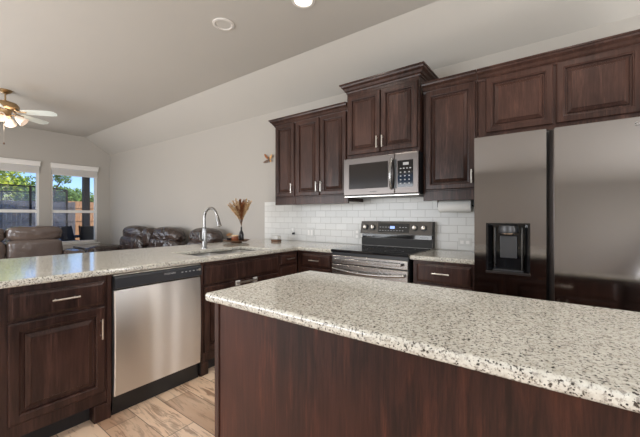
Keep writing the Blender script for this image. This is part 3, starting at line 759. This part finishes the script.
for k in range(7):
    a = k*2.4; r = .028 if k else 0
    m = M()
    for ring in range(3):
        for j in range(8):
            b = 2*PI*j/8+ring*.4; rr = .019-.004*ring; c_ = Vector((bx+r*math.cos(a), by+r*math.sin(a), TZ+.052+(.022 if k % 2 else .008)+ring*.006))
            p = c_+Vector((math.cos(b),math.sin(b),.2))*rr; s_ = Vector((-math.sin(b),math.cos(b),0))*.006
            vs = [m.bm.verts.new(c_), m.bm.verts.new((c_+p)/2+s_), m.bm.verts.new(p+Vector((0,0,.004))), m.bm.verts.new((c_+p)/2-s_)]; m.bm.faces.new(vs)
    m.tube([(bx,by,TZ+.03), (bx+r*math.cos(a)*.9, by+r*math.sin(a)*.9, TZ+.055+(.022 if k % 2 else .008))], .0015, 5)
    finish('flower', m, 'orange' if k % 3 else 'pampas', fl)
# butterfly ornament on the side of the end wall cabinet
bt = thing('butterfly_ornament', 'small orange and brown butterfly ornament on the wall beside the end wall cabinet', 'ornament', (-1.50,-.001,2.03))
def wing(pts, mt):
    m = M(); m.poly([(a, -.006-abs(a+1.50)*.35, b) for a, b in pts], (.001,-.0025,0)); finish('wing', m, mt, bt)
wing([(-1.505,2.045),(-1.520,2.060),(-1.560,2.105),(-1.575,2.100),(-1.560,2.060),(-1.530,2.030)], 'rust')
wing([(-1.495,2.045),(-1.482,2.068),(-1.440,2.088),(-1.415,2.075),(-1.425,2.040),(-1.470,2.022)], 'orange')
wing([(-1.505,2.030),(-1.540,2.020),(-1.590,1.992),(-1.575,1.976),(-1.520,1.982)], 'brownwood')
wing([(-1.495,2.030),(-1.470,2.016),(-1.440,2.005),(-1.435,1.985),(-1.480,1.990)], 'orange')
finish('body', M().tube([(-1.50,-.005,1.985),(-1.50,-.007,2.01),(-1.50,-.008,2.04),(-1.50,-.007,2.066)], [.003,.0055,.006,.003], 8), 'post', bt, smooth=True)

# ================================================================== CEILING LIGHTS
def downlight(label, x, y, lit):
    t = thing('recessed_light', label, 'ceiling light', (x,y,ZC), 'recessed lights in the flat ceiling')
    finish('trim_ring', M().lathe([(.098,ZC-.0005),(.096,ZC-.008),(.078,ZC-.012),(.070,ZC-.006),(.070,ZC-.0005)], (x,y,0), 36, cap=False), 'ring', t, smooth=40)
    finish('lens', M().lathe([(.070,ZC-.001),(.0695,ZC-.005),(.001,ZC-.0055)], (x,y,0), 32), 'lit' if lit else 'diffuser', t, smooth=True)
    if lit:
        l = lamp('lamp_bulb', 'SPOT', (0,0,-.02), (0,0,0), 60, (1,.93,.85), spot_size=2.7, spot_blend=.9, shadow_soft_size=.07); l.parent = t
    return t
downlight('glowing recessed ceiling light at the top edge of the picture', .074, -1.172, True)
downlight('unlit round recessed ceiling light left of the glowing one', -.728, -1.352, False)

for x_, y_, lb_ in ((.07,-3.0,'added unseen recessed ceiling light brightening the aisle beside the dishwasher'), (1.9,-1.172,'added unseen recessed ceiling light above the refrigerator side of the island'), (3.2,-4.6,'added unseen recessed ceiling light nearest the right wall window'), (-2.2,-3.6,'added unseen recessed ceiling light above the bar side of the peninsula')):
    downlight(lb_, x_, y_, True)  # out-of-view lamps added to brighten the floor and room

# ================================================================== CEILING FAN
FX, FY = -4.50, -2.19
fan = thing('ceiling_fan', 'brass and white ceiling fan with glass light shades in the living area', 'ceiling fan', (FX,FY,ZC))
finish('canopy', M().lathe([(.075,ZC-.0005),(.075,ZC-.012),(.055,ZC-.035),(.020,ZC-.055)], (FX,FY,0), 28), 'brass', fan, smooth=40)
finish('downrod', M().tube([(FX,FY,ZC-.05),(FX,FY,2.83)], .010, 12), 'brass', fan, smooth=True)
finish('motor_housing', M().lathe([(.020,2.86),(.05,2.85),(.125,2.825),(.150,2.79),(.150,2.755),(.120,2.730),(.07,2.720),(.06,2.66),(.07,2.645),(.06,2.63)], (FX,FY,0), 36), 'brass', fan, smooth=50)
Rv = Vector((.804,.595,0)); Fv = Vector((-.595,.804,0))
for k in range(5):
    th = math.radians(12+72*k); d = Rv*math.cos(th)+Fv*math.sin(th); s = Vector((0,0,1)).cross(d); O = Vector((FX,FY,2.705))
    s2 = (s*math.cos(.25)-Vector((0,0,1))*math.sin(.25))
    m = M(); up = d.cross(s2)*.005
    prof = [(.20,.045),(.24,.058),(.40,.066),(.55,.068),(.61,.052),(.635,.0)]
    L = [O+d*a+s2*b for a, b in prof]+[O+d*a-s2*b for a, b in prof[-2::-1]]
    m.poly(L, up); bl = finish('blade', m, 'blade', fan)
    m = M(); m.tube([O+d*.10+Vector((0,0,.035)), O+d*.15+Vector((0,0,.005)), O+d*.25-up*.5], [.012,.010,.012], 8); finish('blade_bracket', m, 'brass', bl, smooth=True)
for k in range(4):
    th = math.radians(-62+90*k); d = Rv*math.cos(th)+Fv*math.sin(th); O = Vector((FX,FY,2.655))
    m = M(); m.tube([O+d*.055, O+d*.10+Vector((0,0,.008)), O+d*.125-Vector((0,0,.02))], .008, 8); arm = finish('light_arm', m, 'brass', fan, smooth=True)
    ax = (d*.78-Vector((0,0,.63))).normalized(); p0 = O+d*.115-Vector((0,0,.01)); m = M()
    m.tube([p0, p0+ax*.02, p0+ax*.055, p0+ax*.09, p0+ax*.115], [.022,.034,.050,.056,.070], 18, cap=False)
    sh = finish('glass_shade', m, 'shade', arm, smooth='all')
lb = lamp('fan_bulb', 'POINT', (0,0,2.50-ZC), (0,0,0), 5, (1,.80,.62), shadow_soft_size=.12); lb.parent = fan
m = M(); ch = Vector((FX,FY,0))-Rv*.02
m.tube([(ch.x,ch.y,2.635),(ch.x,ch.y,2.27)], .0018, 6); pc = finish('pull_chain', m, 'nickel', fan)
finish('chain_fob', M().lathe([(.004,2.27),(.009,2.262),(.010,2.248),(.004,2.24)], (ch.x,ch.y,0), 12), 'brownwood', pc, smooth=True)

# ================================================================== SOFAS
def cushion(name, c, size, mt, parent, p=4.5, amp=.05, seed=0, n=12, rot=None):
    return finish(name, M().cushion(c, size, p, amp, n, seed, rot), mt, parent, smooth='all')
def along_back(name, label, cat, x0, secs, arms, mt, yb, ztop=1.04):
    """seats facing -y, back at yb"""
    tot = sum(s[1] for s in secs); t = thing(name, label, cat, (x0+tot/2, yb-.45, 0))
    finish('base', M().box(x0, x0+tot, yb-.82, yb-.06, .0, .28, .03), mt, t)
    x = x0; sd = 1
    for kind, w in secs:
        if kind == 'seat':
            cushion('seat_cushion', (x+w/2, yb-.55, .38), (w*.99,.62,.24), mt, t, seed=sd)
            cushion('back_cushion', (x+w/2, yb-.20, .66), (w*.98,.30,.40), mt, t, seed=sd+1)
            cushion('head_cushion', (x+w/2, yb-.17, ztop-.15), (w*.99,.32,.32), mt, t, p=2.5, amp=.05, seed=sd+2)
        else:
            cushion('console', (x+w/2, yb-.50, .42), (w*.98,.66,.36), mt, t, seed=sd)
            cushion('head_cushion', (x+w/2, yb-.17, ztop-.19), (w*1.02,.30,.34), mt, t, p=3.4, amp=.06, seed=sd+3)
        x += w; sd += 5
    for s in arms:
        xa = x0-.12 if s < 0 else x0+tot+.12
        cushion('armrest', (xa, yb-.46, .33), (.27,.84,.64), mt, t, p=4.5, amp=.04, seed=sd+s)
    return t
along_back('sofa', 'dark brown leather reclining sofa with puffy headrests against the long wall', 'sofa', -5.40, [('seat',.92),('console',.27),('seat',.88)], (-1,), 'leather', -.06)
along_back('recliner_chair', 'single dark leather recliner with a rounded back, behind the faucet', 'armchair', -3.0, [('seat',.70)], (1,), 'leather', -.06, 1.045)
def facing_room(label, xb, y1, n, w, mt):
    t = thing('sofa', label, 'sofa', (xb+.45, y1-n*w/2, 0))
    finish('base', M().box(xb+.06, xb+.84, y1-n*w, y1, 0, .28, .03), mt, t)
    for k in range(n):
        yc = y1-w*(k+.5)
        cushion('seat_cushion', (xb+.57, yc, .38), (.62,w*.99,.24), mt, t, seed=k+20)
        cushion('back_cushion', (xb+.21, yc, .64), (.30,w*.99,.38), mt, t, seed=k+24, p=6, amp=.03)
        cushion('head_cushion', (xb+.19, yc, .925), (.31,w*.995,.27), mt, t, p=3.8, amp=.05, seed=k+28)
    for ya in (y1+.11, y1-n*w-.11): cushion('armrest', (xb+.46, ya, .31), (.84,.25,.61), mt, t, amp=.03, seed=int(ya*9))
    return t
facing_room('taupe brown leather sofa standing in front of the left window', -6.02, -1.20, 2, .78, 'leather2')
# dark low table in the corner between the sofas
ct = thing('end_table', 'low dark glossy table in the corner under the right window', 'table', (-6.15,-.5,0))
finish('tabletop', M().box(-6.50, -5.74, -.82, -.10, .56, .60, .006), 'blackglass', ct)
for (xx, yy) in ((-6.46,-.78), (-5.80,-.78), (-6.46,-.14), (-5.80,-.14)): finish('leg', M().box(xx-.02, xx+.02, yy-.02, yy+.02, 0, .5598), 'black', ct)

# ================================================================== OUTSIDE
struct('ground', M().box(-60, XL-.16, -40, 60, -.25, -.12), 'grass')
struct('patio_slab', M().box(-10.2, XL-.16, -4, 3, -.119, -.03), 'patio')
def fence(label, P0, P1, h, mt, names=('fence',)):
    P0, P1 = Vector(P0), Vector(P1); d = (P1-P0); L_ = d.length; d.normalize(); s = Vector((-d.y,d.x,0))
    t = thing('garden_fence', label, 'fence', ((P0.x+P1.x)/2,(P0.y+P1.y)/2,-.12))
    m = M(); k = 0
    while k*.146 < L_:
        p = P0+d*(k*.146); hh = h+random.uniform(-.015,.015)
        q = [p, p+d*.138, p+d*.138+s*.02, p+s*.02]
        m.poly([(v.x,v.y,-.12) for v in q], (0,0,hh)); k += 1
    finish('boards', m, mt, t)
    for zz in (.3,1.0,1.6):
        m = M(); q = [P0-s*.001, P1-s*.001, P1-s*.04, P0-s*.04]; m.poly([(v.x,v.y,zz) for v in q], (0,0,.09)); finish('rail', m, mt, t)
    return t
random.seed(5)
fence('warm cedar board fence lit by the sun, seen through the right window', (-16,1.75,0), (-16,14,0), 2.02, 'cedar')
fence('dark grey board fence behind the trampoline', (-15.2,-9,0), (-15.2,1.74,0), 1.95, 'greyfence')
def tree(label, x, y, h, blobs, mt, n=2600, leaf=.12, seed=1, trunk=True):
    random.seed(seed); t = thing('garden_tree', label, 'tree', (x,y,-.12))
    m = M()
    if trunk:
        m.tube([(x,y,-.12),(x+.05,y,h*.3),(x,y+.05,h*.62)], [.14,.11,.06], 8)
        for b in blobs: m.tube([(x,y,h*.4), ((x+x+b[0])/2,(y+y+b[1])/2,(h*.4+b[2])/2+.2), (x+b[0],y+b[1],b[2])], [.06,.04,.015], 6)
        finish('trunk', m, 'bark', t)
    m = M()
    for k in range(n):
        b = random.choice(blobs); a = random.random()*2*PI; c = random.uniform(-1,1); r = b[3]*random.random()**.4
        q = math.sqrt(1-c*c); p = Vector((x+b[0]+r*q*math.cos(a), y+b[1]+r*q*math.sin(a), b[2]+r*c*.8))
        d1 = Vector((random.uniform(-1,1),random.uniform(-1,1),random.uniform(-1,1))).normalized(); d2 = d1.cross(Vector((random.random(),random.random(),random.random()))).normalized()
        L_ = leaf*random.uniform(.6,1.3)
        m.bm.faces.new([m.bm.verts.new(p-d1*L_), m.bm.verts.new(p+d2*L_*.45), m.bm.verts.new(p+d1*L_), m.bm.verts.new(p-d2*L_*.45)])
    finish('foliage', m, mt, t); return t
tree('big yellow-green tree filling the top of the left window', -21, -1.4, 5.5, [(0,0,3.6,1.6),(.3,1.4,3.3,1.3),(0,-1.8,3.7,1.6),(0,.6,2.4,1.5),(0,-1.2,2.2,1.5),(0,2.2,2.4,1.0)], 'leaf', 9000, .13, 1)
tree('sparse young tree whose branches show at the top left of the right window', -17.2, 1.35, 4, [(0,.1,3.25,.50),(0,.55,3.0,.35),(.0,-.5,2.7,.5),(0,-.2,2.2,.4)], 'leafdark', 1100, .07, 2)
tree('round green bush crown showing over the cedar fence', -27, 6.6, 3, [(0,0,2.3,1.0),(0,-1.4,2.5,1.0),(0,1.5,2.0,.9)], 'leafdark', 2600, .14, 3)
tree('mid green tree behind the trampoline net', -19, 2.2, 3.2, [(0,0,2.1,.9),(0,-.9,1.9,.9)], 'leafdark', 2200, .11, 4)
# trampoline
TXc, TYc, TR = -13.0, -.95, 1.75
tp = thing('trampoline', 'trampoline with a dark safety net standing in the back yard', 'trampoline', (TXc,TYc,-.12))
n = 36
finish('mat', M().lathe([(.01,.72),(TR-.2,.72),(TR,.74),(TR,.70),(.01,.70)], (TXc,TYc,0), n), 'wicker', tp)
m = M(); m.rings([[(TXc+TR*math.cos(2*PI*k/n), TYc+TR*math.sin(2*PI*k/n), z) for k in range(n)] for z in (.74,2.14)], False, False); finish('safety_net', m, 'net', tp)
m = M(); m.tube([(TXc+TR*math.cos(2*PI*k/n), TYc+TR*math.sin(2*PI*k/n), 2.15) for k in range(n+1)], .022, 6); finish('top_ring', m, 'wicker', tp)
for k in range(7):
    a = 2*PI*k/7+.25; r = TR+.04
    finish('pole', M().tube([(TXc+r*math.cos(a), TYc+r*math.sin(a), -.12),(TXc+r*math.cos(a), TYc+r*math.sin(a), 2.16)], .03, 8), 'wicker', tp)
# patio post and roof
pr = thing('patio_cover', 'patio cover on a dark brown wooden post outside the right window', 'patio cover', (-9.5,.36,-.03))
finish('post', M().box(-9.58, -9.42, .295, .450, -.03, 2.7, .006), 'post', pr)
finish('post', M().box(-9.58, -9.42, -4.0, -3.85, -.03, 2.7, .006), 'post', pr)
finish('beam', M().box(-9.62, -9.38, -4.3, 2.2, 2.701, 2.9), 'post', pr)
finish('roof_deck', M().box(-9.8, XL-.16, -4.3, 2.2, 2.901, 3.0), 'post', pr)
# patio chairs and table
def patio_chair(label, x, y, a):
    t = thing('patio_chair', label, 'chair', (x,y,-.03), 'dark patio chairs'); t.rotation_euler = (0,0,0)
    Rm = Matrix.Rotation(a, 4, 'Z'); W_ = lambda p: tuple(Vector((x,y,-.03))+Rm @ Vector(p))
    m = M()
    for yy in (-.24,.24): m.tube([W_((.26,yy,0)), W_((.24,yy,.62)), W_((-.22,yy,.64))], .02, 6)
    finish('front_frame', m, 'wicker', t)
    m = M()
    for yy in (-.24,.24): m.tube([W_((-.30,yy,0)), W_((-.18,yy,.44)), W_((-.34,yy,1.02))], .02, 6)
    finish('rear_frame', m, 'wicker', t)
    m = M(); m.poly([W_((.25,-.25,.42)), W_((.25,.25,.42)), W_((-.2,.25,.40)), W_((-.2,-.25,.40))], (0,0,.04)); finish('seat', m, 'wicker', t)
    d = Rm @ Vector((.03,0,.01)); m = M(); m.poly([W_((-.19,-.22,.46)), W_((-.19,.22,.46)), W_((-.33,.22,1.0)), W_((-.33,-.22,1.0))], tuple(d)); finish('backrest', m, 'wicker', t)
    return t
patio_chair('dark patio chair nearest the right window', -7.85, -.40, .5)
patio_chair('dark patio chair beside the post, toward the cedar fence', -8.25, .16, 2.6)
pt_ = thing('patio_table', 'low dark round patio table outside the right window', 'table', (-9.0,-.20,-.03))
finish('tabletop', M().lathe([(.44,.66),(.46,.67),(.46,.69),(.44,.70)], (-9.0,-.20,0), 28), 'wicker', pt_)
finish('pedestal', M().lathe([(.24,-.03),(.22,.0),(.04,.03),(.04,.66)], (-9.0,-.20,0), 18), 'wicker', pt_)
